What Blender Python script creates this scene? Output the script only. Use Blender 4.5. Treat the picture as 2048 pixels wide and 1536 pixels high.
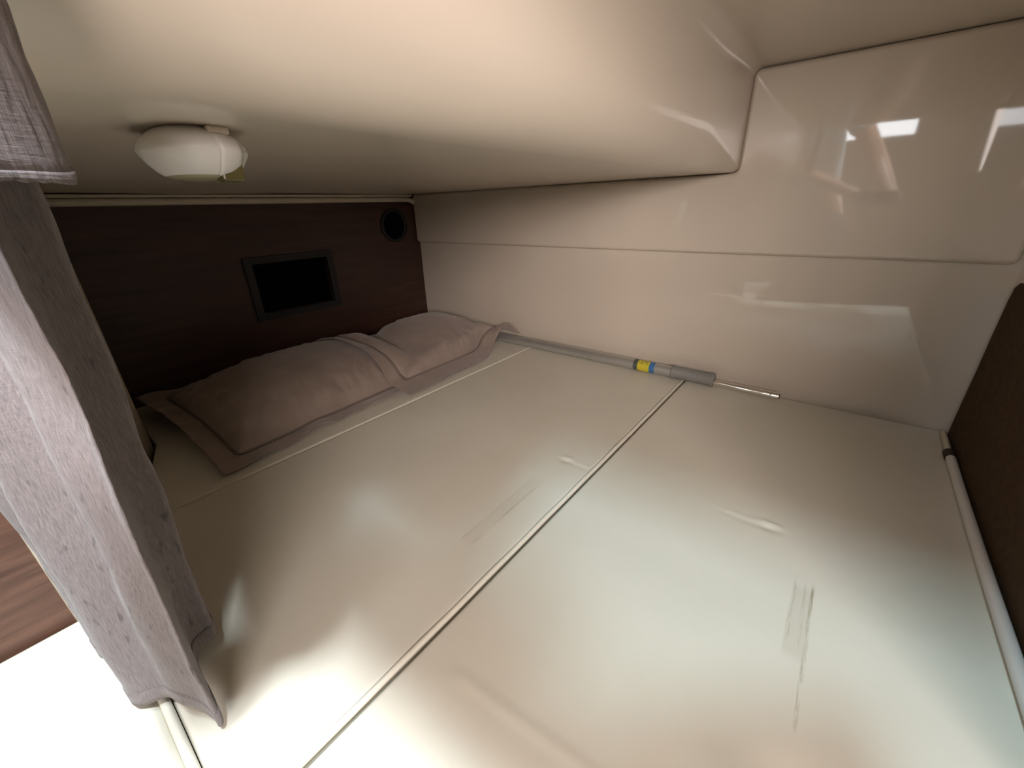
import bpy, bmesh, math, random
from mathutils import Matrix, Vector, noise
from mathutils.geometry import delaunay_2d_cdt

C = bpy.context.scene.collection
SC = bpy.context.scene
for o in list(bpy.data.objects):
    bpy.data.objects.remove(o)

# ------------------------------------------------------------------ camera
cam_d = bpy.data.cameras.new('camera')
cam = bpy.data.objects.new('camera', cam_d)
C.objects.link(cam)
cam.matrix_world = Matrix(((0.61971004, 0.3294661, -0.71232827, 0),
                           (-0.78426789, 0.22559194, -0.57795515, 0),
                           (-0.02972111, 0.91682079, 0.39819127, 0),
                           (0, 0, 0, 1)))
cam_d.sensor_width = 36
cam_d.lens = 14.366
cam_d.clip_start = 0.01
SC.camera = cam

# ------------------------------------------------------------------ light
w = bpy.data.worlds.new('world')
SC.world = w
w.use_nodes = True
w.node_tree.nodes['Background'].inputs[0].default_value = (0.75, 0.85, 1, 1)
w.node_tree.nodes['Background'].inputs[1].default_value = 0.3


def area(name, loc, target, sx, sy, power, col):
    d = bpy.data.lights.new(name, 'AREA')
    d.shape = 'RECTANGLE'
    d.size, d.size_y = sx, sy
    d.energy = power
    d.color = col
    o = bpy.data.objects.new(name, d)
    C.objects.link(o)
    o.location = loc
    o.rotation_euler = (Vector(target) - Vector(loc)).to_track_quat('-Z', 'Y').to_euler()
    return o


# daylight: the open companionway hatch over the entry, a side window beyond it; other lamps added
area('hatch_daylight', (-0.25, 0.52, 1.25), (-0.18, 0.42, 0), 0.09, 0.14, 9, (0.78, 0.95, 1.0))
area('short_curtain_light', (-0.19, -0.14, 1.20), (-0.04, 0.18, 0), 0.09, 0.12, 52, (0.84, 0.93, 1.0))  # added lamp without a hatch of its own, brightens the short curtain
area('window_daylight', (-0.76, -0.02, 1.15), (0.45, -0.05, -0.55), 0.18, 0.20, 27, (0.58, 0.87, 1.0))
sal = area('saloon_fill', (-1.05, -0.90, 0.37), (0.80, 0.90, 0.10), 1.1, 0.5, 16, (1.0, 0.88, 0.83))  # added warm fill for the berth and the face of the ceiling step
sal.data.spread = math.radians(85)
area('hull_reflection_light', (-1.38, 0.15, 0.52), (0.8, 0.3, -0.4), 0.6, 0.34, 9, (0.92, 0.95, 1.0))  # added lamp, no window there; makes the bright reflection in the hull side

vs = SC.view_settings
vs.view_transform = 'Standard'
vs.look = 'None'
vs.gamma = 1
vs.use_curve_mapping = False
vs.exposure = 0.0


# ------------------------------------------------------------------ helpers
def obj(name, bm, m, parent=None, smooth=True):
    me = bpy.data.meshes.new(name)
    bmesh.ops.recalc_face_normals(bm, faces=bm.faces)
    bm.to_mesh(me)
    bm.free()
    o = bpy.data.objects.new(name, me)
    C.objects.link(o)
    me.materials.append(m)
    if smooth:
        for p in me.polygons:
            p.use_smooth = True
    if parent:
        o.parent = parent
    return o


def thing(name, label, cat, loc=(0, 0, 0)):
    o = bpy.data.objects.new(name, None)
    C.objects.link(o)
    o.empty_display_size = 0.05
    o.location = loc
    o['label'] = label
    o['category'] = cat
    return o


def tag(o, label, cat, group=None):
    o['label'] = label
    o['category'] = cat
    if group:
        o['group'] = group
    return o


def struct(o, label=None):
    o['kind'] = 'structure'
    if label:
        o['label'] = label
    return o


def box_bm(bm, a, b, bev=0.0, seg=2):
    """axis-aligned box from corner a to corner b"""
    r = bmesh.ops.create_cube(bm, size=1)
    vs_ = r['verts']
    for v in vs_:
        v.co = Vector([(a[i] + b[i]) / 2 + v.co[i] * (b[i] - a[i]) for i in range(3)])
    if bev:
        es = list({e for v in vs_ for e in v.link_edges})
        bmesh.ops.bevel(bm, geom=es, offset=bev, segments=seg, profile=0.5, affect='EDGES')
    return bm


def box(a, b, bev=0.0, seg=2):
    return box_bm(bmesh.new(), a, b, bev, seg)


def grid(f, us, vs_, closed_v=False):
    bm = bmesh.new()
    g = [[bm.verts.new(f(u, v)) for v in vs_] for u in us]
    n = len(vs_)
    for i in range(len(us) - 1):
        for j in range(n if closed_v else n - 1):
            k = (j + 1) % n
            bm.faces.new((g[i][j], g[i + 1][j], g[i + 1][k], g[i][k]))
    return bm, g


def lin(a, b, n):
    return [a + (b - a) * i / n for i in range(n + 1)]


def prism(poly, axis, a, b, bev=0, seg=3, bm=None):
    """polygon (2D points in the other two axes) extruded along axis from a to b"""
    bm = bm or bmesh.new()

    def P(p, t):
        q = list(p)
        q.insert(axis, t)
        return q
    lo = [bm.verts.new(P(p, a)) for p in poly]
    hi = [bm.verts.new(P(p, b)) for p in poly]
    n = len(poly)
    f1 = bm.faces.new(lo)
    f2 = bm.faces.new(hi[::-1])
    for i in range(n):
        bm.faces.new((lo[i], lo[(i + 1) % n], hi[(i + 1) % n], hi[i]))
    if bev:
        face = f1
        bmesh.ops.bevel(bm, geom=list(face.edges), offset=bev, segments=seg, profile=0.5, affect='EDGES')
    return bm


def tube(pts, r, n=12, cap=True, bm=None, rads=None):
    bm = bm or bmesh.new()
    pts = [Vector(p) for p in pts]
    rings = []
    up = Vector((0, 0, 1))
    for i, p in enumerate(pts):
        t = (pts[min(i + 1, len(pts) - 1)] - pts[max(i - 1, 0)]).normalized()
        if i == 0:
            s = t.cross(up)
            if s.length < 1e-3:
                s = t.cross(Vector((1, 0, 0)))
            s.normalize()
        else:
            s = (s - t * s.dot(t)).normalized()
        q = t.cross(s)
        rr = rads[i] if rads else r
        rings.append([bm.verts.new(p + s * math.cos(2 * math.pi * k / n) * rr + q * math.sin(2 * math.pi * k / n) * rr) for k in range(n)])
    for i in range(len(rings) - 1):
        for k in range(n):
            bm.faces.new((rings[i][k], rings[i][(k + 1) % n], rings[i + 1][(k + 1) % n], rings[i + 1][k]))
    if cap:      # caps get their own vertices so that the rims stay crisp
        bm.faces.new([bm.verts.new(v.co) for v in rings[0][::-1]])
        bm.faces.new([bm.verts.new(v.co) for v in rings[-1]])
    return bm


# ------------------------------------------------------------------ materials
def new_mat(name):
    m = bpy.data.materials.new(name)
    m.use_nodes = True
    nt = m.node_tree
    return m, nt, nt.nodes['Principled BSDF']


def N(nt, t, **kw):
    n = nt.nodes.new(t)
    for k, v in kw.items():
        setattr(n, k, v)
    return n


def coords(nt, scale=(1, 1, 1)):
    tc = N(nt, 'ShaderNodeTexCoord')
    mp = N(nt, 'ShaderNodeMapping')
    mp.inputs['Scale'].default_value = scale
    nt.links.new(tc.outputs['Object'], mp.inputs[0])
    return mp.outputs[0]


def ntex(nt, vec, scale, detail=4, rough=0.6):
    n = N(nt, 'ShaderNodeTexNoise')
    n.inputs['Scale'].default_value = scale
    n.inputs['Detail'].default_value = detail
    n.inputs['Roughness'].default_value = rough
    nt.links.new(vec, n.inputs['Vector'])
    return n.outputs['Fac']


def ramp(nt, fac, stops):
    r = N(nt, 'ShaderNodeValToRGB')
    e = r.color_ramp.elements
    while len(e) < len(stops):
        e.new(0.5)
    for i, (p, c) in enumerate(stops):
        e[i].position = p
        e[i].color = (*c, 1)
    nt.links.new(fac, r.inputs[0])
    return r.outputs[0]


def bump(nt, b, fac, strength, dist):
    n = N(nt, 'ShaderNodeBump')
    n.inputs['Strength'].default_value = strength
    n.inputs['Distance'].default_value = dist
    nt.links.new(fac, n.inputs['Height'])
    nt.links.new(n.outputs[0], b.inputs['Normal'])
    return n


def plain(name, col, rough=0.5, metal=0.0, spec=0.5, coat=0.0, var=0.04, nscale=12, bstr=0.0, bdist=0.0005, bscale=200):
    m, nt, b = new_mat(name)
    v = coords(nt)
    f = ntex(nt, v, nscale)
    lo = tuple(c * (1 - var) for c in col)
    hi = tuple(min(1, c * (1 + var)) for c in col)
    nt.links.new(ramp(nt, f, [(0.3, lo), (0.7, hi)]), b.inputs['Base Color'])
    b.inputs['Roughness'].default_value = rough
    b.inputs['Metallic'].default_value = metal
    b.inputs['Specular IOR Level'].default_value = spec
    b.inputs['Coat Weight'].default_value = coat
    b.inputs['Coat Roughness'].default_value = 0.04
    if bstr:
        bump(nt, b, ntex(nt, v, bscale, 3), bstr, bdist)
    return m


M = {}
M['gelcoat'] = plain('gelcoat', (0.61, 0.535, 0.445), rough=0.45, coat=1.0, var=0.02, nscale=3)
M['gelcoat'].node_tree.nodes['Principled BSDF'].inputs['Coat Roughness'].default_value = 0.035
M['gelcoat'].node_tree.nodes['Principled BSDF'].inputs['Coat IOR'].default_value = 1.6
M['ceiling'] = plain('ceiling_gelcoat', (0.61, 0.535, 0.445), rough=0.45, coat=0.6, var=0.02, nscale=3)
M['ceiling'].node_tree.nodes['Principled BSDF'].inputs['Coat Roughness'].default_value = 0.16
M['trim'] = plain('cream_trim', (0.62, 0.55, 0.44), rough=0.4, var=0.03)
M['white'] = plain('white_plastic', (0.68, 0.66, 0.63), rough=0.35, var=0.02)
M['olive_lens'] = plain('olive_lens', (0.10, 0.085, 0.03), rough=0.25, var=0.1)
M['lens'] = plain('smoky_lens', (0.30, 0.27, 0.18), rough=0.25, var=0.05)
M['black'] = plain('black_plastic', (0.006, 0.006, 0.007), rough=0.6, var=0.1)
M['void'] = plain('matt_black', (0.003, 0.003, 0.004), rough=0.95, var=0.1, spec=0.1)  # near-black, used in the vent recess and the speaker
M['brown'] = plain('brown_carpet', (0.075, 0.048, 0.028), rough=0.95, spec=0.1, var=0.15, nscale=60, bstr=0.4, bdist=0.001, bscale=500)
M['alu'] = plain('brushed_aluminium', (0.55, 0.54, 0.51), rough=0.42, metal=0.75, var=0.04)
M['chrome'] = plain('chrome', (0.80, 0.77, 0.72), rough=0.12, metal=1.0, var=0.02)
M['grey_plastic'] = plain('grey_plastic', (0.24, 0.235, 0.215), rough=0.55, var=0.04)
M['yellow'] = plain('yellow_print', (0.62, 0.52, 0.04), rough=0.4)
M['blue'] = plain('blue_print', (0.05, 0.17, 0.38), rough=0.4)
M['dark_print'] = plain('dark_print', (0.07, 0.09, 0.08), rough=0.4)
M['red_brown'] = plain('dark_cap', (0.03, 0.018, 0.012), rough=0.6)


def wood(name, dark, light, scale, rough=0.4, rot=(0, 0, 0)):
    m, nt, b = new_mat(name)
    v = coords(nt, scale)
    f = ntex(nt, v, 3.0, 8, 0.65)
    mid = tuple((a + c) / 2 for a, c in zip(dark, light))
    nt.links.new(ramp(nt, f, [(0.32, dark), (0.5, mid), (0.68, light)]), b.inputs['Base Color'])
    b.inputs['Roughness'].default_value = rough
    bump(nt, b, f, 0.15, 0.0006)
    return m


M['bulkhead'] = wood('mahogany_bulkhead', (0.028, 0.010, 0.006), (0.060, 0.022, 0.012), (1.2, 3, 14), 0.5)
M['panel_wood'] = wood('teak_panel', (0.075, 0.032, 0.02), (0.17, 0.082, 0.053), (2.0, 3, 26), 0.42)
M['cabin_wood'] = wood('cabin_teak', (0.13, 0.085, 0.05), (0.26, 0.18, 0.11), (2.0, 3, 26), 0.42)


def vinyl(name, stains=()):
    """cream vinyl with faint scuffs; stains = (x0, x1, y0, y1, strength) in scene metres"""
    m, nt, b = new_mat(name)
    tc = N(nt, 'ShaderNodeTexCoord')
    v = tc.outputs['Object']
    f = ntex(nt, v, 5, 3)
    col = ramp(nt, f, [(0.3, (0.69, 0.655, 0.56)), (0.7, (0.73, 0.695, 0.60))])
    sep = N(nt, 'ShaderNodeSeparateXYZ')
    nt.links.new(v, sep.inputs[0])
    streak = ntex(nt, coords(nt, (18, 200, 1)), 1.0, 5)

    def band(sock, a, c, soft):
        r = N(nt, 'ShaderNodeMapRange', interpolation_type='SMOOTHSTEP')
        r.inputs['From Min'].default_value = a - soft
        r.inputs['From Max'].default_value = a + soft
        nt.links.new(sock, r.inputs['Value'])
        s = N(nt, 'ShaderNodeMapRange', interpolation_type='SMOOTHSTEP')
        s.inputs['From Min'].default_value = c + soft
        s.inputs['From Max'].default_value = c - soft
        nt.links.new(sock, s.inputs['Value'])
        q = N(nt, 'ShaderNodeMath', operation='MULTIPLY')
        nt.links.new(r.outputs[0], q.inputs[0])
        nt.links.new(s.outputs[0], q.inputs[1])
        return q.outputs[0]
    for (x0, x1, y0, y1, st, patchy) in stains:
        bx = band(sep.outputs[0], x0, x1, 0.012)
        by = band(sep.outputs[1], y0, y1, 0.0015)
        q = N(nt, 'ShaderNodeMath', operation='MULTIPLY')
        nt.links.new(bx, q.inputs[0])
        nt.links.new(by, q.inputs[1])
        q2 = N(nt, 'ShaderNodeMath', operation='MULTIPLY')
        nt.links.new(q.outputs[0], q2.inputs[0])
        if patchy:
            rr = N(nt, 'ShaderNodeMapRange')
            rr.inputs['From Min'].default_value = 0.42
            rr.inputs['From Max'].default_value = 0.62
            nt.links.new(streak, rr.inputs['Value'])
            nt.links.new(rr.outputs[0], q2.inputs[1])
        else:
            q2.inputs[1].default_value = 1
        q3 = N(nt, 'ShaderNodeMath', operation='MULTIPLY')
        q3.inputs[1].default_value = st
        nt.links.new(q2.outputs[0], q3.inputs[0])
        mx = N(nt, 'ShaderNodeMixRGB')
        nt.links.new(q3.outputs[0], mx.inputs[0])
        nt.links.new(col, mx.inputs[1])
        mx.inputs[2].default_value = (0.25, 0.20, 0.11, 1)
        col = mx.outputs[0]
    nt.links.new(col, b.inputs['Base Color'])
    b.inputs['Roughness'].default_value = 0.42
    b.inputs['Specular IOR Level'].default_value = 0.35
    bump(nt, b, ntex(nt, v, 350, 2), 0.08, 0.0004)
    return m


M['vinyl'] = vinyl('cream_vinyl')
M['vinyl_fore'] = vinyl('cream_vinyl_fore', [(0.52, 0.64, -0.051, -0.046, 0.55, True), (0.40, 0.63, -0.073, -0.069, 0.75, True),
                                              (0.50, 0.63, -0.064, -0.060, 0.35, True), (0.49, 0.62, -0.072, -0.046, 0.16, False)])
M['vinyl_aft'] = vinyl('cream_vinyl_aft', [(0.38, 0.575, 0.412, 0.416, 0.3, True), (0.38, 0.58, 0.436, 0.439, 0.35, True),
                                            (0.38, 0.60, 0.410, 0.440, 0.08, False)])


def linen(name, base, dark, light):
    m, nt, b = new_mat(name)
    fine = ntex(nt, coords(nt, (900, 900, 60)), 1.0, 3)
    fine2 = ntex(nt, coords(nt, (90, 90, 700)), 1.0, 3)
    slub = ntex(nt, coords(nt, (1, 1, 0.35)), 150.0, 2, 0.4)
    col = ramp(nt, fine, [(0.3, tuple(c * 0.82 for c in base)), (0.7, light)])
    mx = N(nt, 'ShaderNodeMixRGB')
    r = ramp(nt, slub, [(0.64, (0, 0, 0)), (0.74, (0.65, 0.65, 0.65))])
    nt.links.new(r, mx.inputs[0])
    nt.links.new(col, mx.inputs[1])
    mx.inputs[2].default_value = (*dark, 1)
    nt.links.new(mx.outputs[0], b.inputs['Base Color'])
    b.inputs['Roughness'].default_value = 0.85
    b.inputs['Specular IOR Level'].default_value = 0.2
    b.inputs['Sheen Weight'].default_value = 0.25
    add = N(nt, 'ShaderNodeMath', operation='ADD')
    nt.links.new(fine, add.inputs[0])
    nt.links.new(fine2, add.inputs[1])
    bump(nt, b, add.outputs[0], 0.5, 0.0008)
    # a little light comes through the weave
    tr = N(nt, 'ShaderNodeBsdfTranslucent')
    tr.inputs[0].default_value = (*light, 1)
    ms = N(nt, 'ShaderNodeMixShader')
    ms.inputs[0].default_value = 0.12
    out = nt.nodes['Material Output']
    nt.links.new(b.outputs[0], ms.inputs[1])
    nt.links.new(tr.outputs[0], ms.inputs[2])
    nt.links.new(ms.outputs[0], out.inputs['Surface'])
    return m


M['linen'] = linen('grey_linen', (0.18, 0.152, 0.15), (0.07, 0.056, 0.056), (0.27, 0.23, 0.228))


def satin():
    m, nt, b = new_mat('mauve_satin')
    v = coords(nt)
    f = ntex(nt, v, 9, 4)
    nt.links.new(ramp(nt, f, [(0.3, (0.25, 0.192, 0.162)), (0.7, (0.33, 0.26, 0.222))]), b.inputs['Base Color'])
    b.inputs['Roughness'].default_value = 0.46
    b.inputs['Specular IOR Level'].default_value = 0.4
    b.inputs['Sheen Weight'].default_value = 0.3
    bump(nt, b, ntex(nt, v, 22, 4), 0.45, 0.006)
    return m


M['satin'] = satin()
M['satin_piping'] = plain('mauve_piping', (0.20, 0.155, 0.13), rough=0.5)

# ------------------------------------------------------------------ setting
XH, YB, YF = 1.355, 1.668, -0.288     # hull side, aft bulkhead, forward panel
ZC, ZU, YS, ZM = 0.066, 0.297, 0.29, -0.55   # low ceiling, high ceiling, step, mattress top
XO = -0.02                             # where the berth opens to the cabin

# aft bulkhead with a square opening and a round one
OX0, OX1, OZ0, OZ1 = 0.600, 0.884, -0.340, -0.163
SX, SZ, SR = 1.236, -0.063, 0.060


def bulkhead():
    bm = bmesh.new()
    xs = [-0.1, OX0, OX1, SX - 0.085, SX + 0.085, 1.45]
    zs = [-0.9, OZ0, OZ1, SZ - 0.085, SZ + 0.085, 0.12]
    # front skin cell by cell; the square cell is left out, the round one is pierced
    for i in range(5):
        for j in range(5):
            x0, x1, z0, z1 = xs[i], xs[i + 1], zs[j], zs[j + 1]
            if i == 1 and j == 1:
                continue
            if i == 3 and j == 3:
                n = 48
                ring, sq, back = [], [], []
                for k in range(n):
                    a = 2 * math.pi * (k + 0.5) / n
                    c, s = math.cos(a), math.sin(a)
                    q = 0.085 / max(abs(c), abs(s))
                    ring.append(bm.verts.new((SX + SR * c, YB, SZ + SR * s)))
                    back.append(bm.verts.new((SX + SR * c, YB + 0.02, SZ + SR * s)))
                    sq.append(bm.verts.new((SX + q * c, YB, SZ + q * s)))
                for k in range(n):
                    l = (k + 1) % n
                    bm.faces.new((ring[k], ring[l], sq[l], sq[k]))
                    bm.faces.new((ring[k], ring[l], back[l], back[k]))
                for k in (5, 17, 29, 41):
                    a = bm.verts.new((SX + (0.085 if k in (5, 41) else -0.085), YB, SZ + (0.085 if k in (5, 17) else -0.085)))
                    bm.faces.new((sq[k], sq[k + 1], a))
                continue
            bm.faces.new([bm.verts.new(p) for p in ((x0, YB, z0), (x1, YB, z0), (x1, YB, z1), (x0, YB, z1))])
    # reveals of the square opening
    c = [(OX0, OZ0), (OX1, OZ0), (OX1, OZ1), (OX0, OZ1)]
    for k in range(4):
        a, b = c[k], c[(k + 1) % 4]
        bm.faces.new([bm.verts.new(p) for p in ((a[0], YB, a[1]), (b[0], YB, b[1]), (b[0], YB + 0.02, b[1]), (a[0], YB + 0.02, a[1]))])
    bmesh.ops.remove_doubles(bm, verts=bm.verts, dist=1e-5)
    return bm


struct(obj('wall_back', bulkhead(), M['bulkhead'], smooth=False), 'dark mahogany bulkhead behind the pillows')


# low ceiling, soft step up and high ceiling in one moulding, swept athwartships
def ceil_profile(r1, r2):
    p = [(YB + 0.03, ZC)]
    p += [(y, ZC) for y in (1.3, 0.9, 0.6)]
    for k in range(0, 11):
        a = math.pi / 2 * k / 10
        p.append((YS + r1 - r1 * math.sin(a), ZC + r1 - r1 * math.cos(a)))
    for k in range(0, 7):
        a = math.pi / 2 * k / 6
        p.append((YS - r2 + r2 * math.cos(a), ZU - r2 + r2 * math.sin(a)))
    p.append((0.0, ZU))
    p.append((YF - 0.03, ZU))
    return p


def ceil_f(u, k):
    x = XO + (1.40 - XO) * u
    t = max(0.0, min(1.0, (x - 1.05) / 0.28))
    pr = ceil_profile(0.085 - 0.067 * t, 0.035 - 0.015 * t)
    y, z = pr[k]
    # the moulding is hand-laid and not dead flat
    z += 0.0012 * math.sin(9 * x + 4 * y)
    y += 0.0015 * math.sin(7 * x + 9 * z)
    return (x, y, z)


bm, g = grid(ceil_f, lin(0, 1, 46), range(len(ceil_profile(0.1, 0.1))))
struct(obj('ceiling', bm, M['ceiling']), 'cream moulded ceiling with a soft step')

# hull side: lower skin set back, upper liner standing proud with rounded edges
wr, g = grid(lambda y, z: (XH + 0.020 + 0.004 * noise.noise((y * 2.2, z * 3, 0)) + 0.030 * max(0, (-0.3 - z)) ** 2, y, z),
             lin(YF - 0.03, YB + 0.03, 60), lin(-0.80, 0.34, 40))
wall_right = struct(obj('wall_right', wr, M['gelcoat']), 'cream glossy hull side')


def liner():
    """raised liner: L-shaped outline in YZ, rounded face edge, slightly rippled gloss face"""
    y0, y1, ya = YF + 0.004, YB - 0.002, YS - 0.0005
    zb, zc, zu = -0.145, ZC - 0.0002, ZU - 0.002
    R = 0.018
    base = [(y1, zb), (y1, zc), (ya, zc), (ya, zu), (y0, zu), (y0, zb)]
    # round outline corners
    out = []
    n = len(base)
    for i in range(n):
        p = Vector(base[i]); a = Vector(base[i - 1]); b = Vector(base[(i + 1) % n])
        d1 = (a - p).normalized(); d2 = (b - p).normalized()
        r = R if i in (2, 3) else 0.017
        s, e = p + d1 * r, p + d2 * r
        for k in range(7):
            t = k / 6
            out.append((s * (1 - t) ** 2 + p * 2 * t * (1 - t) + e * t * t))
    m = len(out)

    def inset(d):
        res = []
        for i in range(m):
            a, b = out[i - 1], out[(i + 1) % m]
            t = (b - a).normalized()
            nn = Vector((-t.y, t.x))
            res.append(out[i] + nn * d)
        return res
    # orientation test
    c = Vector(((y0 + y1) / 2, (zb + zc) / 2))
    sgn = 1 if (inset(0.01)[0] - c).length < (out[0] - c).length else -1
    bm = bmesh.new()
    rings = []
    rb = 0.011
    rings.append([bm.verts.new((XH + 0.04, p.x, p.y)) for p in out])
    for k in range(6):
        a = math.pi / 2 * k / 5
        ins = inset(sgn * rb * (1 - math.cos(a)))
        rings.append([bm.verts.new((XH + rb - rb * math.sin(a), p.x, p.y)) for p in ins])
    for i in range(len(rings) - 1):
        for k in range(m):
            l = (k + 1) % m
            bm.faces.new((rings[i][k], rings[i][l], rings[i + 1][l], rings[i + 1][k]))
    last = rings[-1]
    res = delaunay_2d_cdt([Vector((v.co.y, v.co.z)) for v in last], [], [list(range(m))], 1, 1e-7)
    for f in res[2]:
        q = [last[res[3][k][0]] for k in f]
        if (q[1].co - q[0].co).cross(q[2].co - q[0].co).x > 0:
            q.reverse()
        bm.faces.new(q)
    return bm


ul = obj('upper_liner', liner(), M['gelcoat'], wall_right)
ul['label'] = 'raised upper liner with a shadow line below'
for p in ul.data.polygons:
    if len(p.vertices) == 3:
        p.use_smooth = False

# forward panel: brown carpet lined below, cream above, round-shouldered at the hull
pts = [(0.42, -0.95), (1.40, -0.95), (1.40, -0.60), (1.3445, -0.55), (1.345, -0.46), (1.343, -0.38), (1.346, -0.30), (1.345, -0.215),
       (1.338, -0.188), (1.318, -0.176), (1.25, -0.174), (0.42, -0.174)]
wf = struct(obj('wall_front', prism(pts, 1, YF - 0.01, YF, 0.0), M['brown'], smooth=False), 'dark brown carpet-lined panel')
obj('upper_panel', box((0.42, YF - 0.02, -0.20), (1.40, YF - 0.006, 0.33)), M['gelcoat'], wf, smooth=False)['label'] = 'cream panel above the brown lining'

# inboard partition: teak panel, cream edge moulding, cream return running aft
wl = struct(obj('wall_left', box((-1.5, 0.792, -1.3), (-0.084, 0.815, 1.35)), M['panel_wood'], smooth=False), 'teak panel left of the curtain')
jam = bmesh.new()
box_bm(jam, (-0.086, 0.785, -0.62), (-0.030, 0.820, 0.0655), 0.008, 3)
obj('jamb', jam, M['trim'], wl)['label'] = 'cream edge moulding'
ret = bmesh.new()
prism([(-0.052, 0.80), (-0.034, 0.80), (0.113, 1.30), (0.124, 1.325), (0.127, 1.340), (0.122, 1.355), (0.10, 1.36), (0.10, 1.72), (0.06, 1.72), (0.06, 1.33)],
      2, -0.80, 0.0655, bm=ret)
obj('return_panel', ret, M['trim'], wl)['label'] = 'cream return of the partition'

# double cream trim along the top of the bulkhead
t1 = struct(obj('trim_1', tube([(0.06, YB - 0.010, 0.0445)] + [(x, YB - 0.010, 0.0445) for x in lin(0.2, 1.30, 8)] +
                               [(1.325, YB - 0.011, 0.0435), (1.342, YB - 0.016, 0.037), (1.350, YB - 0.022, 0.029)], 0.0105, 14), M['trim']),
            'cream rounded trim above the bulkhead')
obj('upper_lip', box((0.06, YB - 0.030, 0.0555), (1.338, YB + 0.01, 0.0645), 0.004, 3), M['trim'], t1)

# the cabin behind the camera: gives the daylight something to bounce off
struct(obj('floor', box((-1.5, -1.3, -0.99), (1.5, 1.8, -0.95)), M['cabin_wood'], smooth=False))
cs = bmesh.new()
box_bm(cs, (-1.52, -1.3, -1.3), (-1.5, 0.82, 1.35))
struct(obj('wall_far_left', cs, M['cabin_wood'], smooth=False))
struct(obj('wall_far_front', box((-1.5, -1.32, -1.3), (0.45, -1.3, 1.35)), M['cabin_wood'], smooth=False))
struct(obj('wall_side_front', box((0.42, -1.3, -1.3), (0.44, YF - 0.02, 1.35)), M['cabin_wood'], smooth=False))
cs = bmesh.new()
box_bm(cs, (XO - 0.002, YS + 0.02, ZC + 0.002), (XO + 0.02, 0.90, 1.35))
box_bm(cs, (-0.0835, 0.792, ZC + 0.001), (XO - 0.003, 0.90, 1.35))  # unseen block added to stop light leaking in above the jamb
box_bm(cs, (XO - 0.002, -1.3, ZU + 0.002), (XO + 0.02, YS + 0.03, 1.35))
box_bm(cs, (XO + 0.02, -1.3, ZU + 0.03), (0.44, YF - 0.01, ZU + 0.05))
struct(obj('wall_coaming', cs, M['gelcoat'], smooth=False))
struct(obj('ceiling_cabin', box((-1.5, -1.3, 1.33), (0.05, 0.82, 1.37)), M['gelcoat'], smooth=False))


# ------------------------------------------------------------------ cushions
def axis_pts(a, b, r, step):
    pts = [a, a + r * 0.05, a + r * 0.2, a + r * 0.45, a + r * 0.75, a + r]
    n = max(2, int((b - a - 2 * r) / step))
    pts += [a + r + (b - a - 2 * r) * i / n for i in range(1, n)]
    return pts + [b - r, b - r * 0.75, b - r * 0.45, b - r * 0.2, b - r * 0.05, b]


def cushion(name, x0, x1, y0, y1, zt, r, disp, mat, label, thick=0.12, step=0.006, parent=None, left=None):
    def edge(d):
        if d >= r:
            return 0
        return r - math.sqrt(max(0, r * r - (r - d) ** 2))

    xs, ys = axis_pts(x0, x1, r, step), axis_pts(y0, y1, r, step)

    def f(x, y):
        dx, dy = min(x - x0, x1 - x), min(y - y0, y1 - y)
        q = edge(dx) + edge(dy)
        dm = min(dx, dy)
        fade = max(0.0, min(1.0, dm / 0.015))
        if left:
            x = x + (x1 - x) / (x1 - x0) * (left(y) - x0)
        return (x, y, zt - min(q, 2 * r) + disp(x, y) * fade)
    bm, g = grid(f, xs, ys)
    loop = [g[i][0] for i in range(len(xs))] + [g[-1][j] for j in range(1, len(ys))] + \
           [g[i][-1] for i in range(len(xs) - 2, -1, -1)] + [g[0][j] for j in range(len(ys) - 2, 0, -1)]
    low = [bm.verts.new((v.co.x, v.co.y, zt - thick)) for v in loop]
    n = len(loop)
    for k in range(n):
        bm.faces.new((loop[k], loop[(k + 1) % n], low[(k + 1) % n], low[k]))
    bm.faces.new(low)
    o = obj(name, bm, mat, parent)
    return tag(o, label, 'cushion')


def gauss(t):
    return math.exp(-t * t)


def pull(x, y, cx, cy, ang, ln, wd, h):
    """pulled seam: a short ridge with a hollow beside it"""
    dx, dy = x - cx, y - cy
    a, b = dx * math.cos(ang) + dy * math.sin(ang), -dx * math.sin(ang) + dy * math.cos(ang)
    return h * gauss(a / ln) * (gauss(b / wd) - 0.9 * gauss((b - 2.0 * wd) / (1.4 * wd)))


def d_aft(x, y):
    s = 0.0012 * noise.noise((x * 5, y * 5, 1.0))
    s += pull(x, y, 0.712, 0.415, 1.65, 0.013, 0.005, 0.0034)
    s += pull(x, y, 0.708, 0.365, 1.57, 0.035, 0.004, 0.0012)
    s += 0.0012 * gauss((y - 0.975) / 0.01)
    return s


def d_fore(x, y):
    s = 0.0015 * noise.noise((x * 4, y * 4, 5.0))
    s += pull(x, y, 0.745, 0.005, 1.60, 0.016, 0.005, 0.0034)
    s += pull(x, y, 0.738, 0.050, 1.55, 0.040, 0.004, 0.0010)
    # long fold near the front, and the sag beyond it
    s += 0.0010 * gauss((x - 0.216 + 0.09 * (y - 0.18)) / 0.006) * (1 if y < 0.27 else gauss((y - 0.27) / 0.01))
    t = max(0, min(1, (0.21 - x) / 0.05))
    s -= 0.0012 * t * t * (3 - 2 * t) * (1 if y < 0.25 else gauss((y - 0.25) / 0.04))
    s += 0.0030 * gauss((x - 0.30) / 0.03) * gauss((y + 0.03) / 0.03)
    s -= 0.0040 * gauss((x - 0.33) / 0.03) * gauss((y + 0.085) / 0.035)
    return s


def d_head(x, y):
    return 0.0012 * noise.noise((x * 6, y * 6, 9.0))


def d_side(x, y):
    return 0.003 * noise.noise((x * 5, y * 5, 13.0))


XR = 1.362


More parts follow.
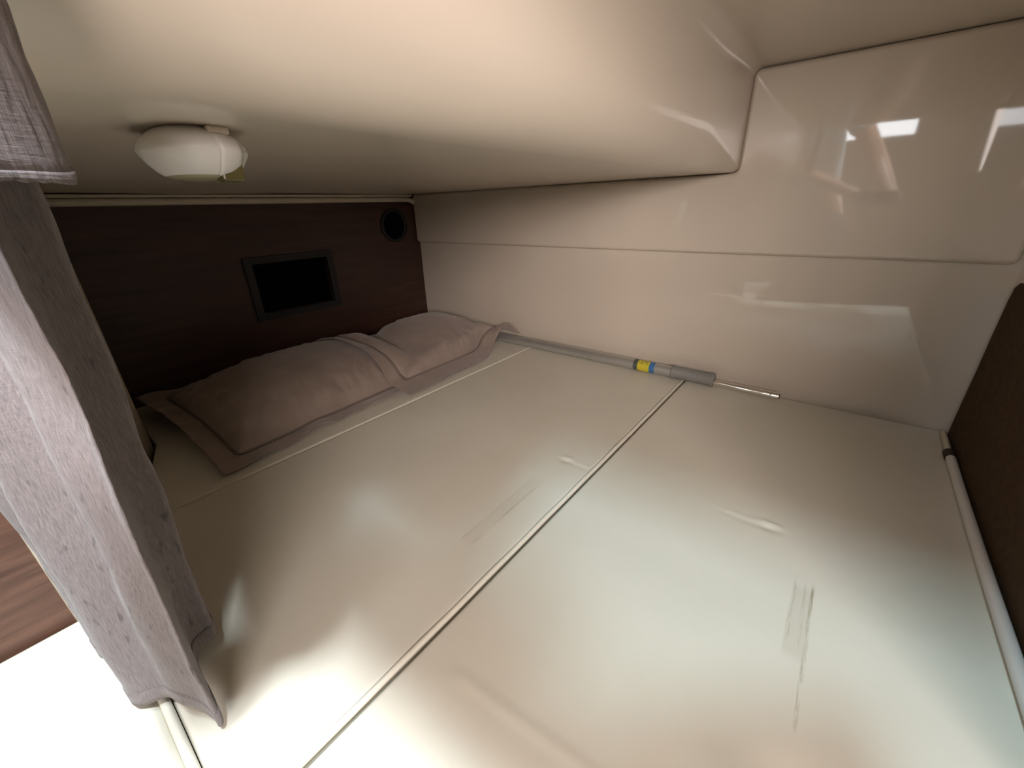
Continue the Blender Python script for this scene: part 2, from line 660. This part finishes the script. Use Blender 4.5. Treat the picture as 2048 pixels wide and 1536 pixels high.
def taper(y):      # the partition's return runs in over the left end
    return -0.030 if y < 0.79 else -0.027 + 0.296 * (y - 0.79) if y < 1.335 else 0.134


ca = cushion('berth_cushion', -0.030, XR, 0.3435, 0.974, ZM, 0.009, d_aft, M['vinyl_aft'],
             'cream vinyl berth cushion between the pillows and the long centre seam', left=taper)
obj('piping', tube([(x, 0.3462, ZM - 0.0026 + 0.0005 * math.sin(40 * x)) for x in lin(-0.02, 1.355, 60)], 0.0048, 10), M['vinyl'], ca)
cb = cushion('berth_cushion', -0.030, XR, YF + 0.002, 0.3375, ZM, 0.006, d_fore, M['vinyl_fore'],
             'cream vinyl berth cushion in front of the long centre seam')
cc = cushion('berth_cushion', -0.030, XR, 0.9765, YB - 0.002, ZM - 0.0005, 0.005, d_head, M['vinyl'],
             'narrow cream vinyl head cushion under the pillows', left=taper)
cd = cushion('seat_cushion', -0.80, -0.040, 0.40, 0.788, ZM + 0.002, 0.012, d_side, M['vinyl'],
             'cream vinyl seat cushion below the curtain, beside the teak panel', step=0.012)
obj('piping', tube([(-0.036, y, ZM - 0.003) for y in lin(0.41, 0.783, 20)], 0.0055, 10), M['vinyl'], cd)
# plywood base under the cushions
fb = bmesh.new()
box_bm(fb, (-0.035, YF + 0.001, ZM - 0.15), (1.37, YB - 0.001, ZM - 0.122))
box_bm(fb, (-0.80, 0.40, ZM - 0.15), (-0.036, 0.788, ZM - 0.120))
box_bm(fb, (-0.035, YF + 0.001, -0.95), (-0.015, 0.788, ZM - 0.151))
box_bm(fb, (-0.80, 0.40, -0.95), (-0.036, 0.42, ZM - 0.151))
struct(obj('floor_berth', fb, M['trim'], smooth=False))


# ------------------------------------------------------------------ pillows
def smooth01(t):
    t = max(0.0, min(1.0, t))
    return t * t * (3 - 2 * t)


def pillow(name, P, fl, H, label, lift=None, seed=0, extra=None, nu=120, nv=96):
    """P: corners front-left, front-right, back-left, back-right; fl: flange width as a share (u, v)"""
    P = [Vector(p) for p in P]

    def base(u, v):
        p = P[0] * (1 - u) * (1 - v) + P[1] * u * (1 - v) + P[2] * (1 - u) * v + P[3] * u * v
        # hems are pulled in a little between the corners
        p += (P[2] - P[0]).normalized() * 0.010 * (math.sin(math.pi * u) * (1 - 2 * v))
        p += (P[1] - P[0]).normalized() * 0.012 * (math.sin(math.pi * v) * (1 - 2 * u))
        return p

    def bulge(u, v):
        a = (u - fl[0]) / (1 - 2 * fl[0])
        b = (v - fl[1]) / (1 - 2 * fl[1])
        if not (0 < a < 1 and 0 < b < 1):
            return 0.0
        ka = 1 - abs(2 * a - 1) ** 3.0
        kb = 1 - abs(2 * b - 1) ** 2.4
        k = (max(0, ka) ** 0.62) * (max(0, kb) ** 0.60)
        # pinched gathers running in from the seam
        e = min(a, 1 - a, b * 0.8, (1 - b) * 0.8)
        s = noise.noise((u * 15 + seed, v * 9, 2.3)) * 0.6 + noise.noise((u * 34 + seed, v * 16, 7.1)) * 0.3
        g = math.exp(-((e - 0.07) / 0.08) ** 2) * (1 if not lift or u > 0.4 else 0.35)
        return H * k * (1 + 0.05 * noise.noise((u * 3 + seed, v * 3, 0.2))) + 0.022 * s * g * min(1, e / 0.03)

    thick_ = {}

    def top(u, v):
        p = base(u, v)
        z = p.z + 0.003
        e = min(u, 1 - u, v, 1 - v)
        z += 0.0060 * (1 + 1.4 * noise.noise((u * 11 + seed, v * 11, 4.0))) * math.exp(-(e / 0.06) ** 2)
        if extra:
            d = extra(u, v)
            p = p + Vector(d)
            z += d[2]
        wt = 1.0
        if lift:
            h = lift(p.x, p.y) + 0.010
            k = max(0.0, min(1.0, 0.5 + (h - z) / 0.05))
            z = z * (1 - k) + h * k + 0.0125 * k * (1 - k)
            wt = 1 - 0.5 * k
        bl = bulge(u, v) * wt
        thick_[(round(u, 5), round(v, 5))] = bl
        q = Vector((p.x, p.y, z + bl))
        q.y -= bl * 0.12
        dd = min(abs(u - fl[0]), abs(1 - u - fl[0])) * 0.7 if fl[1] < v < 1 - fl[1] else 9
        dd = min(dd, min(abs(v - fl[1]), abs(1 - v - fl[1])) * 0.55 if fl[0] < u < 1 - fl[0] else 9)
        q.z -= 0.003 * math.exp(-(dd / 0.006) ** 2) * 1.6
        return q

    def dense(f, n):
        s = sorted(set([0, f * 0.5, f * 0.85, f * 0.97, f, f * 1.04, f * 1.12, f * 1.3] + lin(0, 1, n) + [1 - f, 1 - f * 0.97, 1 - f * 1.04, 1 - f * 1.12, 1 - f * 1.3]))
        return s
    us, vs2 = dense(fl[0], nu), dense(fl[1], nv)
    bm, g = grid(top, us, vs2)
    # underside follows the top with the thickness of two cloths, or the filling
    low = [[None] * len(vs2) for _ in us]
    for i, u in enumerate(us):
        for j, v in enumerate(vs2):
            t = g[i][j].co
            b = thick_[(round(u, 5), round(v, 5))]
            edge = i in (0, len(us) - 1) or j in (0, len(vs2) - 1)
            low[i][j] = g[i][j] if edge else bm.verts.new((t.x, t.y + b * 0.12, t.z - b - 0.003))
    for i in range(len(us) - 1):
        for j in range(len(vs2) - 1):
            q = (low[i][j], low[i][j + 1], low[i + 1][j + 1], low[i + 1][j])
            try:
                bm.faces.new(q)
            except ValueError:
                pass
    o = obj(name, bm, M['satin'])
    tag(o, label, 'pillow', 'pillows along the bulkhead')
    # piping cord where flange meets body
    a0, b0 = fl
    cyc = [(u, b0) for u in lin(a0, 1 - a0, 60)] + [(1 - a0, v) for v in lin(b0, 1 - b0, 40)][1:] + \
          [(u, 1 - b0) for u in lin(1 - a0, a0, 60)][1:] + [(a0, v) for v in lin(1 - b0, b0, 40)][1:]
    pp = []
    for (u, v) in cyc:
        t = top(u, v)
        pp.append((t.x, t.y, t.z + 0.004))
    obj('piping', tube(pp, 0.0031, 8), M['satin_piping'], o)
    return top


PL = [(0.185, 0.998, ZM + 0.002), (0.905, 1.045, ZM + 0.002), (0.155, 1.560, ZM + 0.055), (0.93, 1.640, ZM + 0.03)]


def ex_left(u, v):
    # left hem lifts off the cushion between its corners; back edge climbs the bulkhead
    return (0, 0, 0.012 * math.exp(-(u / 0.12) ** 2) * math.sin(math.pi * min(1, v * 1.0)) ** 1.0 + 0.012 * gauss((u - 0.36) / 0.05) * gauss(v / 0.10))


topL = pillow('pillow', PL, (0.075, 0.105), 0.115, 'mauve satin pillow lying at the left, its right end tucked under the other pillow',
              seed=3, extra=ex_left)

# height of the first pillow over a point, for the second one that lies across it
CELL, NX, NY = 0.01, 100, 80
hmap = [[ZM] * NY for _ in range(NX)]
for iu in range(0, 201):
    for iv in range(0, 161):
        q = topL(iu / 200, iv / 160)
        a, b = int((q.x - 0.1) / CELL), int((q.y - 0.95) / CELL)
        if 0 <= a < NX and 0 <= b < NY:
            hmap[a][b] = max(hmap[a][b], q.z)
for _ in range(4):
    hmap = [[sum(hmap[max(0, min(NX - 1, a + da))][max(0, min(NY - 1, b + db))] for da in (-1, 0, 1) for db in (-1, 0, 1)) / 9
             for b in range(NY)] for a in range(NX)]


def lift(x, y):
    fx, fy = (x - 0.1) / CELL - 0.5, (y - 0.95) / CELL - 0.5
    a, b = int(max(0, min(NX - 2, fx))), int(max(0, min(NY - 2, fy)))
    tx, ty = max(0, min(1, fx - a)), max(0, min(1, fy - b))
    return (hmap[a][b] * (1 - tx) + hmap[a + 1][b] * tx) * (1 - ty) + (hmap[a][b + 1] * (1 - tx) + hmap[a + 1][b + 1] * tx) * ty


PR = [(0.705, 0.985, ZM + 0.004), (1.350, 1.025, ZM + 0.036), (0.68, 1.570, ZM + 0.03), (1.350, 1.600, ZM + 0.05)]


def ex_right(u, v):
    # front right corner tents up over the pole; the hem sags to the cushion left of it
    z = 0.060 * gauss((u - 0.90) / 0.055) * math.exp(-(v / 0.12) ** 2)
    z += 0.022 * gauss((v - 0.16) / 0.09) * smooth01(u / 0.12)
    z -= 0.052 * u * math.exp(-(v / 0.3) ** 2) * (1 - smooth01((u - 0.70) / 0.16))
    y = 0.060 * gauss((u - 0.82) / 0.13) * (1 - v) ** 2
    return (0, y, z)


pillow('pillow', PR, (0.088, 0.135), 0.115, 'mauve satin pillow at the right, overlapping the other pillow and touching the hull side',
       lift=lift, seed=11, extra=ex_right)


# ------------------------------------------------------------------ telescopic pole
def lathe_y(prof, x, z, n=24, sq=1.0):
    """profile [(y, r)] revolved about a line parallel to Y"""
    return tube([(x, y, z) for y, r in prof], 0, n, True, rads=[r for y, r in prof])


pole = thing('telescopic_pole', 'grey telescopic pole with chrome tip lying along the hull side', 'pole', (0, 0, 0))
px, pz = 1.334, ZM + 0.0215
obj('outer_tube', lathe_y([(1.42, 0.0190), (0.375, 0.0190)], px, pz), M['alu'], pole)
collar = bmesh.new()
tube([(px, y, pz + 0.001) for y in (0.385, 0.383, 0.378, 0.374, 0.262, 0.256, 0.252, 0.250)], 0, 24, True, collar, [0.0205, 0.0225, 0.0228, 0.0212, 0.0212, 0.0228, 0.0225, 0.0195])
obj('collar', collar, M['grey_plastic'], pole)
obj('inner_tube', lathe_y([(0.262, 0.0105), (0.072, 0.0105), (0.0705, 0.0100)], px, pz - 0.008), M['chrome'], pole)
obj('lock_button', tube([(px - 0.0085, 0.092, pz - 0.0040), (px - 0.0095, 0.092, pz - 0.0015)], 0.0028, 12), M['chrome'], pole)
obj('tip_plug', lathe_y([(0.075, 0.0075), (0.069, 0.0075)], px, pz - 0.008), M['red_brown'], pole)
# printed band: dark, yellow, blue
sl = obj('sticker', lathe_y([(0.500, 0.01915), (0.458, 0.01915)], px, pz), M['yellow'], pole)
sl['label'] = 'yellow sticker with dark and blue borders'
obj('sticker_border', lathe_y([(0.515, 0.01918), (0.500, 0.01918)], px, pz), M['dark_print'], sl)
obj('sticker_border', lathe_y([(0.458, 0.01918), (0.440, 0.01918)], px, pz), M['blue'], sl)
mk = bmesh.new()
random.seed(4)
for r in range(4):     # the unreadable small print on the yellow field
    y = 0.494 - 0.009 * r
    for k in range(5):
        if random.random() < 0.25:
            continue
        a = math.radians(100 + 14 * k)
        c, s = math.cos(a), math.sin(a)
        p = Vector((px + 0.01925 * c, y, pz + 0.01925 * s))
        tan = Vector((-s, 0, c))
        q = [p + tan * 0.0013 + Vector((0, 0.0022, 0)), p - tan * 0.0013 + Vector((0, 0.0022, 0)),
             p - tan * 0.0013 - Vector((0, 0.0018, 0)), p + tan * 0.0013 - Vector((0, 0.0018, 0))]
        bo = Vector((c, 0, s)) * 0.0001
        bm_v = [mk.verts.new(v + bo) for v in q]
        mk.faces.new(bm_v)
obj('print', mk, M['dark_print'], sl)

# ------------------------------------------------------------------ white rod along the forward panel
rod = thing('white_rod', 'white plastic rod with a dark cap lying along the brown panel', 'rod', (0, 0, 0))
rp = [(1.205 - 0.9 * t, YF + 0.012 + 0.0015 * math.sin(5 * t), ZM + 0.0105) for t in lin(0, 1, 24)]
obj('tube', tube(rp, 0.0085, 16), M['white'], rod)
obj('end_cap', tube([(1.222, YF + 0.012, ZM + 0.0105), (1.220, YF + 0.012, ZM + 0.0105), (1.192, YF + 0.012, ZM + 0.0105), (1.190, YF + 0.012, ZM + 0.0105)],
                    0, 16, True, None, [0.0085, 0.0108, 0.0108, 0.0088]), M['red_brown'], rod)['label'] = 'dark brown end cap'
obj('stub', tube([(1.335, YF + 0.010, ZM + 0.0085), (1.218, YF + 0.012, ZM + 0.0095)], 0.0062, 12), M['trim'], rod)

# ------------------------------------------------------------------ ceiling lamp
LX, LY, LA, LB, LH = 0.1445, 0.456, 0.0385, 0.047, 0.0345
lamp = thing('ceiling_lamp', 'white oval cabin lamp on the low ceiling', 'lamp', (LX, LY, ZC))
PROF = [(0.60, 0.0), (0.74, -0.09), (0.87, -0.22), (0.96, -0.36), (1.0, -0.47), (0.985, -0.53), (0.95, -0.60), (0.86, -0.76), (0.75, -0.90), (0.66, -0.98), (0.62, -1.0)]


def prof(t):
    t = max(0.0, min(0.9999, t)) * (len(PROF) - 1)
    i = int(t)
    a, b = PROF[i], PROF[i + 1]
    f = t - i
    return a[0] + (b[0] - a[0]) * f, (a[1] + (b[1] - a[1]) * f)


RING = [2 * math.pi * k / 72 for k in range(72)]
bm, g = grid(lambda i, v: (LA * PROF[i][0] * math.cos(v), LB * PROF[i][0] * math.sin(v), LH * PROF[i][1]), range(len(PROF)), RING, True)
obj('shell', bm, M['white'], lamp)
bm, g = grid(lambda q, v: (LA * q[0] * math.cos(v), LB * q[0] * math.sin(v), -LH - q[1]), [(0.62, 0), (0.60, 0.001), (0.45, 0.0025), (0.2, 0.0032), (0.01, 0.0035)], RING, True)
obj('diffuser', bm, M['lens'], lamp)['label'] = 'unlit smoky diffuser'


def band_f(x, t):
    k, z = prof(t)
    y = -LB * math.sqrt(max(0.02, k * k - (x / LA) ** 2))
    return (x, y - 0.0008, LH * z - 0.0004)


bm, g = grid(band_f, lin(0.004, 0.0235, 6), lin(0.10, 0.98, 16))
o = obj('band', bm, M['white'], lamp)
md = o.modifiers.new('edge', 'SOLIDIFY')
md.thickness = 0.0012
md.offset = 0
sw = Vector(band_f(0.0145, 0.86))
bm = box(sw + Vector((-0.0088, -0.0035, -0.0062)), sw + Vector((0.0088, 0.012, 0.0085)), 0.0018, 2)
obj('switch', bm, M['olive_lens'], lamp, smooth=False)['label'] = 'olive square switch'
tb = Vector(band_f(0.010, 0.0))
bm = box(tb + Vector((-0.0085, -0.012, -0.0055)), tb + Vector((0.0075, 0.006, 0.0008)), 0.0018, 2)
obj('tab', bm, M['trim'], lamp, smooth=False)

# ------------------------------------------------------------------ square vent and round speaker in the bulkhead
vent = thing('vent_opening', 'black rectangular framed opening in the dark bulkhead above the pillows', 'vent', (0.742, YB, -0.252))
fr = bmesh.new()
F0, F1, G0, G1 = 0.574 - 0.742, 0.910 - 0.742, -0.365 + 0.252, -0.139 + 0.252
for a, b in (((F0, G0), (F1, G0 + 0.024)), ((F0, G1 - 0.024), (F1, G1)), ((F0, G0 + 0.0241), (F0 + 0.027, G1 - 0.0241)), ((F1 - 0.027, G0 + 0.0241), (F1, G1 - 0.0241))):
    box_bm(fr, (a[0], -0.008, a[1]), (b[0], 0.0, b[1]))
obj('frame', fr, M['black'], vent, smooth=False)
vb = bmesh.new()
X0, X1, Z0, Z1 = OX0 - 0.742 - 0.001, OX1 - 0.742 + 0.001, OZ0 + 0.252 - 0.001, OZ1 + 0.252 + 0.001
c8 = [vb.verts.new((x, y, z)) for y in (0.0, 0.12) for x, z in ((X0, Z0), (X1, Z0), (X1, Z1), (X0, Z1))]
for k in range(4):
    vb.faces.new((c8[k], c8[(k + 1) % 4], c8[4 + (k + 1) % 4], c8[4 + k]))
vb.faces.new(c8[4:])
obj('recess', vb, M['void'], vent, smooth=False)

sp = thing('round_speaker', 'small round black speaker in the upper right corner of the bulkhead', 'speaker', (SX, YB, SZ))


def lathe_yy(prof, n=40):
    """profile [(r, y)] about the local Y axis"""
    bm, g = grid(lambda i, a: (prof[i][0] * math.cos(a), prof[i][1], prof[i][0] * math.sin(a)), range(len(prof)),
                 [2 * math.pi * k / n for k in range(n)], True)
    return bm


obj('rim', lathe_yy([(0.072, 0.0), (0.071, -0.005), (0.066, -0.008), (0.058, -0.006), (0.056, 0.006)]), M['black'], sp)
obj('cone', lathe_yy([(0.0575, 0.004), (0.050, 0.006), (0.020, 0.022), (0.001, 0.022)]), M['void'], sp)
obj('dust_cap', lathe_yy([(0.019, 0.021), (0.015, 0.014), (0.008, 0.010), (0.001, 0.009)]), M['void'], sp)


# ------------------------------------------------------------------ curtains
def spline(P, n):
    """Catmull-Rom through the points"""
    P = [Vector(p) for p in P]
    Q = [P[0] * 2 - P[1]] + P + [P[-1] * 2 - P[-2]]
    out = []
    for i in range(1, len(Q) - 2):
        for k in range(n):
            t = k / n
            a, b, c, d = Q[i - 1], Q[i], Q[i + 1], Q[i + 2]
            out.append(0.5 * ((2 * b) + (c - a) * t + (2 * a - 5 * b + 4 * c - d) * t * t + (3 * b - a - 3 * c + d) * t ** 3))
    out.append(P[-1])
    return out


def curtain(name, low, high, hem, ztop, label, hem_h=0.035, thick=0.0016, n=14, nt_=60, seed=0, wob=0.006):
    """low/high: plan points of the folds at the hem and at the top; hem: hem height per plan point"""
    L, Hh = spline([(x, y, h) for (x, y), h in zip(low, hem)], n), spline([(x, y, ztop) for x, y in high], n)
    m = len(L)

    def f(i, t):
        a, b = L[i], Hh[i]
        k = smooth01(t)
        x, y = a.x + (b.x - a.x) * k, a.y + (b.y - a.y) * k
        z = a.z + (b.z - a.z) * t
        s = i / m
        x += wob * noise.noise((s * 9 + seed, t * 5, 0.7)) * (0.3 + t * (1 - t) * 3) + 0.0012 * noise.noise((s * 40 + seed, t * 24, 3))
        y += wob * 1.2 * noise.noise((s * 8 + seed, t * 4, 5.7)) * (0.3 + t * (1 - t) * 3)
        if t == 0:
            z += 0.002 * noise.noise((s * 60, seed, 1))
        return (x, y, z)
    bm, g = grid(f, range(m), lin(0, 1, nt_))
    o = obj(name, bm, M['linen'])
    md = o.modifiers.new('cloth', 'SOLIDIFY')
    md.thickness = thick
    md.offset = 0
    # turned-up hem, stitched round the bottom edge
    bm2, g2 = grid(lambda i, t: Vector(f(i, t * hem_h)), range(m), lin(0, 1, 3))
    h = obj('hem', bm2, M['linen'], o)
    mh = h.modifiers.new('cloth', 'SOLIDIFY')
    mh.thickness = thick * 2.1
    mh.offset = 0
    return tag(o, label, 'curtain')


low = [(-0.080, 0.775), (-0.068, 0.720), (-0.072, 0.665), (-0.052, 0.615), (-0.058, 0.556), (-0.030, 0.528), (-0.022, 0.500),
       (-0.006, 0.468), (-0.002, 0.447), (0.002, 0.470), (0.004, 0.515), (0.010, 0.548), (0.024, 0.556), (0.036, 0.560), (0.037, 0.590), (0.025, 0.66), (0.012, 0.75), (-0.004, 0.835)]
hem = [-0.530, -0.530, -0.532, -0.528, -0.538, -0.530, -0.522, -0.532, -0.540, -0.525, -0.518, -0.520, -0.520, -0.520, -0.522, -0.525, -0.525, -0.525]
high = [(-0.085, 0.76), (-0.060, 0.70), (-0.074, 0.65), (-0.036, 0.62), (-0.046, 0.58), (-0.006, 0.565), (-0.008, 0.530),
        (0.014, 0.500), (0.016, 0.492), (0.014, 0.510), (0.012, 0.540), (0.022, 0.565), (0.040, 0.575), (0.054, 0.580), (0.055, 0.605), (0.03, 0.66), (0.010, 0.75), (-0.004, 0.835)]
curtain('curtain', low, high, hem, ZC - 0.002, 'long grey linen curtain gathered in folds, hem just above the berth cushion', seed=1)

low2 = [(-0.090, 0.285), (-0.055, 0.262), (-0.020, 0.268), (0.004, 0.250), (0.024, 0.254), (0.0350, 0.262), (0.0365, 0.275)]
high2 = [(-0.090, 0.260), (-0.055, 0.240), (-0.020, 0.246), (0.002, 0.232), (0.020, 0.234), (0.034, 0.240), (0.036, 0.252)]
hem2 = [0.0160, 0.0155, 0.0158, 0.0145, 0.0145, 0.0150, 0.0190]
curtain('curtain', low2, high2, hem2, 0.300, 'short bright linen curtain hanging at the upper left, hem at eye level', hem_h=0.012, seed=8, wob=0.003, nt_=40)


# ------------------------------------------------------------------ the photographer, who shows in the glossy hull side and shades the berth
def skinned(name, chains, mat, parent=None, lv=2):
    """chains: lists of (point, radius); equal points are shared"""
    verts, rad, edges, idx = [], [], [], {}

    def vid(p, r):
        k = tuple(round(c, 4) for c in p)
        if k not in idx:
            idx[k] = len(verts)
            verts.append(p)
            rad.append(r)
        return idx[k]
    for ch in chains:
        ids = [vid(p, r) for p, r in ch]
        edges += list(zip(ids, ids[1:]))
    me = bpy.data.meshes.new(name)
    me.from_pydata(verts, edges, [])
    o = bpy.data.objects.new(name, me)
    C.objects.link(o)
    md = o.modifiers.new('skin', 'SKIN')
    md.use_smooth_shade = True
    for i, r_ in enumerate(rad):
        me.skin_vertices[0].data[i].radius = (r_, r_) if not isinstance(r_, tuple) else r_
        me.skin_vertices[0].data[i].use_root = (i == 0)
    sb = o.modifiers.new('smooth', 'SUBSURF')
    sb.levels = sb.render_levels = lv
    me.materials.append(mat)
    if parent:
        o.parent = parent
    return o


M['skin'] = plain('skin', (0.50, 0.28, 0.19), rough=0.5, var=0.06)
M['shirt'] = plain('pale_blue_cotton', (0.50, 0.62, 0.68), rough=0.85, var=0.05, bstr=0.3, bdist=0.004, bscale=14)
M['trousers'] = plain('dark_cotton', (0.05, 0.055, 0.07), rough=0.9, var=0.1)
M['hair'] = plain('dark_hair', (0.03, 0.02, 0.015), rough=0.6, var=0.2)
M['phone_black'] = plain('phone_black', (0.02, 0.02, 0.022), rough=0.2, var=0.02)

hip, belly, chest, neck, nk2, skull = (-0.50, 0.13, -0.05), (-0.47, 0.16, 0.12), (-0.41, 0.21, 0.32), (-0.35, 0.24, 0.47), (-0.325, 0.25, 0.53), (-0.30, 0.255, 0.62)
shR, elR, wrR, paR = (-0.30, 0.06, 0.425), (-0.26, -0.06, 0.14), (-0.05, -0.085, 0.005), (0.005, -0.095, -0.003)
shL, elL, wrL, paL = (-0.44, 0.39, 0.425), (-0.33, 0.27, 0.13), (-0.115, 0.075, 0.015), (-0.070, 0.045, 0.004)
hR, kR, aR, tR = (-0.46, 0.03, -0.12), (-0.42, 0.01, -0.52), (-0.50, 0.00, -0.89), (-0.36, 0.01, -0.92)
hL, kL, aL, tL = (-0.54, 0.23, -0.12), (-0.55, 0.25, -0.52), (-0.62, 0.24, -0.89), (-0.48, 0.27, -0.92)
SH = 0.10
for nm in ('hip', 'belly', 'chest', 'neck', 'nk2', 'skull', 'shR', 'shL', 'elR', 'elL', 'hR', 'kR', 'aR', 'tR', 'hL', 'kL', 'aL', 'tL'):
    q_ = globals()[nm]
    d_ = SH * (0.45 if nm in ('elR', 'elL') else 0.8 if nm in ('hL', 'kL', 'aL', 'tL') else 1)
    globals()[nm] = (q_[0], q_[1] + d_, q_[2])
chains = [[(hip, 0.11), (belly, 0.10), (chest, 0.115), (neck, 0.060), (nk2, 0.050), (skull, 0.055)],
          [(chest, 0.115), (shR, 0.055), (elR, 0.040), (wrR, 0.026), (paR, 0.028)],
          [(chest, 0.115), (shL, 0.055), (elL, 0.040), (wrL, 0.026), (paL, 0.028)],
          [(hip, 0.11), (hR, 0.080), (kR, 0.052), (aR, 0.036), (tR, 0.030)],
          [(hip, 0.11), (hL, 0.080), (kL, 0.052), (aL, 0.036), (tL, 0.030)]]
person = skinned('person', chains, M['skin'])
tag(person, 'person in pale blue shirt holding a phone, mirrored in the glossy hull side', 'person')
skinned('shirt', [[((-0.485, 0.145 + SH, -0.02), 0.128), (belly, 0.118), (chest, 0.132), (neck, 0.066)],
                  [(chest, 0.132), (shR, 0.072), ((-0.28, 0.07, 0.28), 0.060)],
                  [(chest, 0.132), (shL, 0.072), ((-0.385, 0.40, 0.28), 0.060)]], M['shirt'], person)
skinned('trousers', [[((-0.495, 0.135 + SH, 0.03), 0.116), (hip, 0.124), ((-0.50, 0.13 + SH, -0.13), 0.105)],
                     [((-0.50, 0.13 + SH, -0.13), 0.105), (hR, 0.095), (kR, 0.066), ((-0.49, 0.0 + SH, -0.86), 0.052)],
                     [((-0.50, 0.13 + SH, -0.13), 0.105), (hL, 0.095), (kL, 0.066), ((-0.61, 0.24 + 0.8 * SH, -0.86), 0.052)]], M['trousers'], person)
for a, t in ((aR, tR), (aL, tL)):
    skinned('shoe', [[((a[0] - 0.03, a[1], -0.915), 0.036), ((a[0] + 0.06, a[1], -0.915), 0.036), ((t[0] + 0.04, t[1], -0.922), 0.028)]], M['hair'], person)

# head: shaped from a sphere, turned down towards the phone
hm = bmesh.new()
bmesh.ops.create_uvsphere(hm, u_segments=40, v_segments=28, radius=1)
for v in hm.verts:
    x, y, z = v.co
    jaw = max(0, -z)
    X_ = 0.098 * x * (1 - 0.15 * jaw)
    Y_ = 0.076 * y * (1 - 0.32 * jaw * jaw)
    Z_ = 0.118 * z
    if x > 0.3:      # face side: nose, brow, sockets, lips, chin
        X_ += 0.024 * gauss(y / 0.16) * gauss((z + 0.12) / 0.20)
        X_ += 0.006 * gauss((z - 0.22) / 0.12) * gauss(y / 0.6)
        X_ -= 0.010 * gauss((abs(y) - 0.40) / 0.20) * gauss((z - 0.04) / 0.13)
        X_ += 0.006 * gauss(y / 0.32) * gauss((abs(z + 0.50) - 0.05) / 0.045)
        X_ += 0.008 * gauss(y / 0.35) * gauss((z + 0.85) / 0.14)
    v.co = (X_, Y_, Z_)
hp = Matrix.Translation((-0.275, 0.262 + SH, 0.665)) @ Matrix.Rotation(math.radians(-22), 4, 'Z') @ Matrix.Rotation(math.radians(32), 4, 'Y')
bmesh.ops.transform(hm, matrix=hp, verts=hm.verts)
obj('head', hm, M['skin'], person)
hh = bmesh.new()
bmesh.ops.create_uvsphere(hh, u_segments=36, v_segments=24, radius=1)
bmesh.ops.delete(hh, geom=[v for v in hh.verts if v.co.z < -0.25 or (v.co.x > 0.35 and v.co.z < 0.48) or (v.co.x > -0.05 and v.co.z < 0.15)], context='VERTS')
for v in hh.verts:
    k = 1 + 0.03 * noise.noise(v.co * 9)
    v.co = (0.106 * v.co.x * k - 0.004, 0.084 * v.co.y * k, 0.127 * v.co.z * k)
bmesh.ops.transform(hh, matrix=hp, verts=hh.verts)
obj('hair', hh, M['hair'], person)
for sy in (-1, 1):
    e = bmesh.new()
    bmesh.ops.create_uvsphere(e, u_segments=16, v_segments=12, radius=0.0115)
    bmesh.ops.transform(e, matrix=hp @ Matrix.Translation((0.078, 0.030 * sy, 0.006)), verts=e.verts)
    obj('eye', e, M['white'], person)
    e = bmesh.new()
    bmesh.ops.create_uvsphere(e, u_segments=16, v_segments=12, radius=1)
    for v in e.verts:
        v.co = (v.co.x * 0.018, v.co.y * 0.007, v.co.z * 0.030)
    bmesh.ops.transform(e, matrix=hp @ Matrix.Translation((-0.005, 0.076 * sy, -0.008)), verts=e.verts)
    obj('ear', e, M['skin'], person)

# phone, its lens at the camera, and the fingers round it
AX, UP, BK = Vector((0.6197, -0.7843, -0.0297)), Vector((0.3295, 0.2256, 0.9168)), Vector((-0.7123, -0.5780, 0.3982))


def ph(a, u, b):
    return tuple(AX * a + UP * u + BK * b)


pb = box((-0.075, -0.037, -0.004), (0.075, 0.037, 0.004), 0.003, 2)
mt = Matrix((AX, UP, BK)).transposed().to_4x4()
mt.translation = AX * 0.020 + UP * -0.022 + BK * 0.012
bmesh.ops.transform(pb, matrix=mt, verts=pb.verts)
phone = obj('phone', pb, M['phone_black'])
tag(phone, 'black phone held by the person taking the picture', 'phone')


def hand(side, palm, name):
    """four fingers folded round the end of the phone and a thumb on its back edge"""
    out = []
    a0 = 0.020 + side * 0.075
    for k in range(4):
        u = -0.048 + 0.017 * k
        ln = (0.85, 1.0, 0.95, 0.75)[k]
        kn = ph(a0 + side * 0.016, u, 0.030)
        out.append([(tuple(palm), 0.020), (kn, 0.0095), (ph(a0 + side * 0.015, u, 0.010), 0.0085),
                    (ph(a0 + side * (0.004), u, -0.0005 + 0.004), 0.0075), (ph(a0 - side * 0.004 * ln, u, 0.0035), 0.006)][:4])
    out.append([(tuple(palm), 0.020), (ph(a0 - side * 0.002, -0.055, 0.040), 0.011), (ph(a0 - side * 0.026, -0.040, 0.030), 0.0095), (ph(a0 - side * 0.040, -0.022, 0.026), 0.008)])
    for c in out:
        skinned(name, [c], M['skin'], person, 1)


hand(1, paR, 'finger')
hand(-1, paL, 'finger')
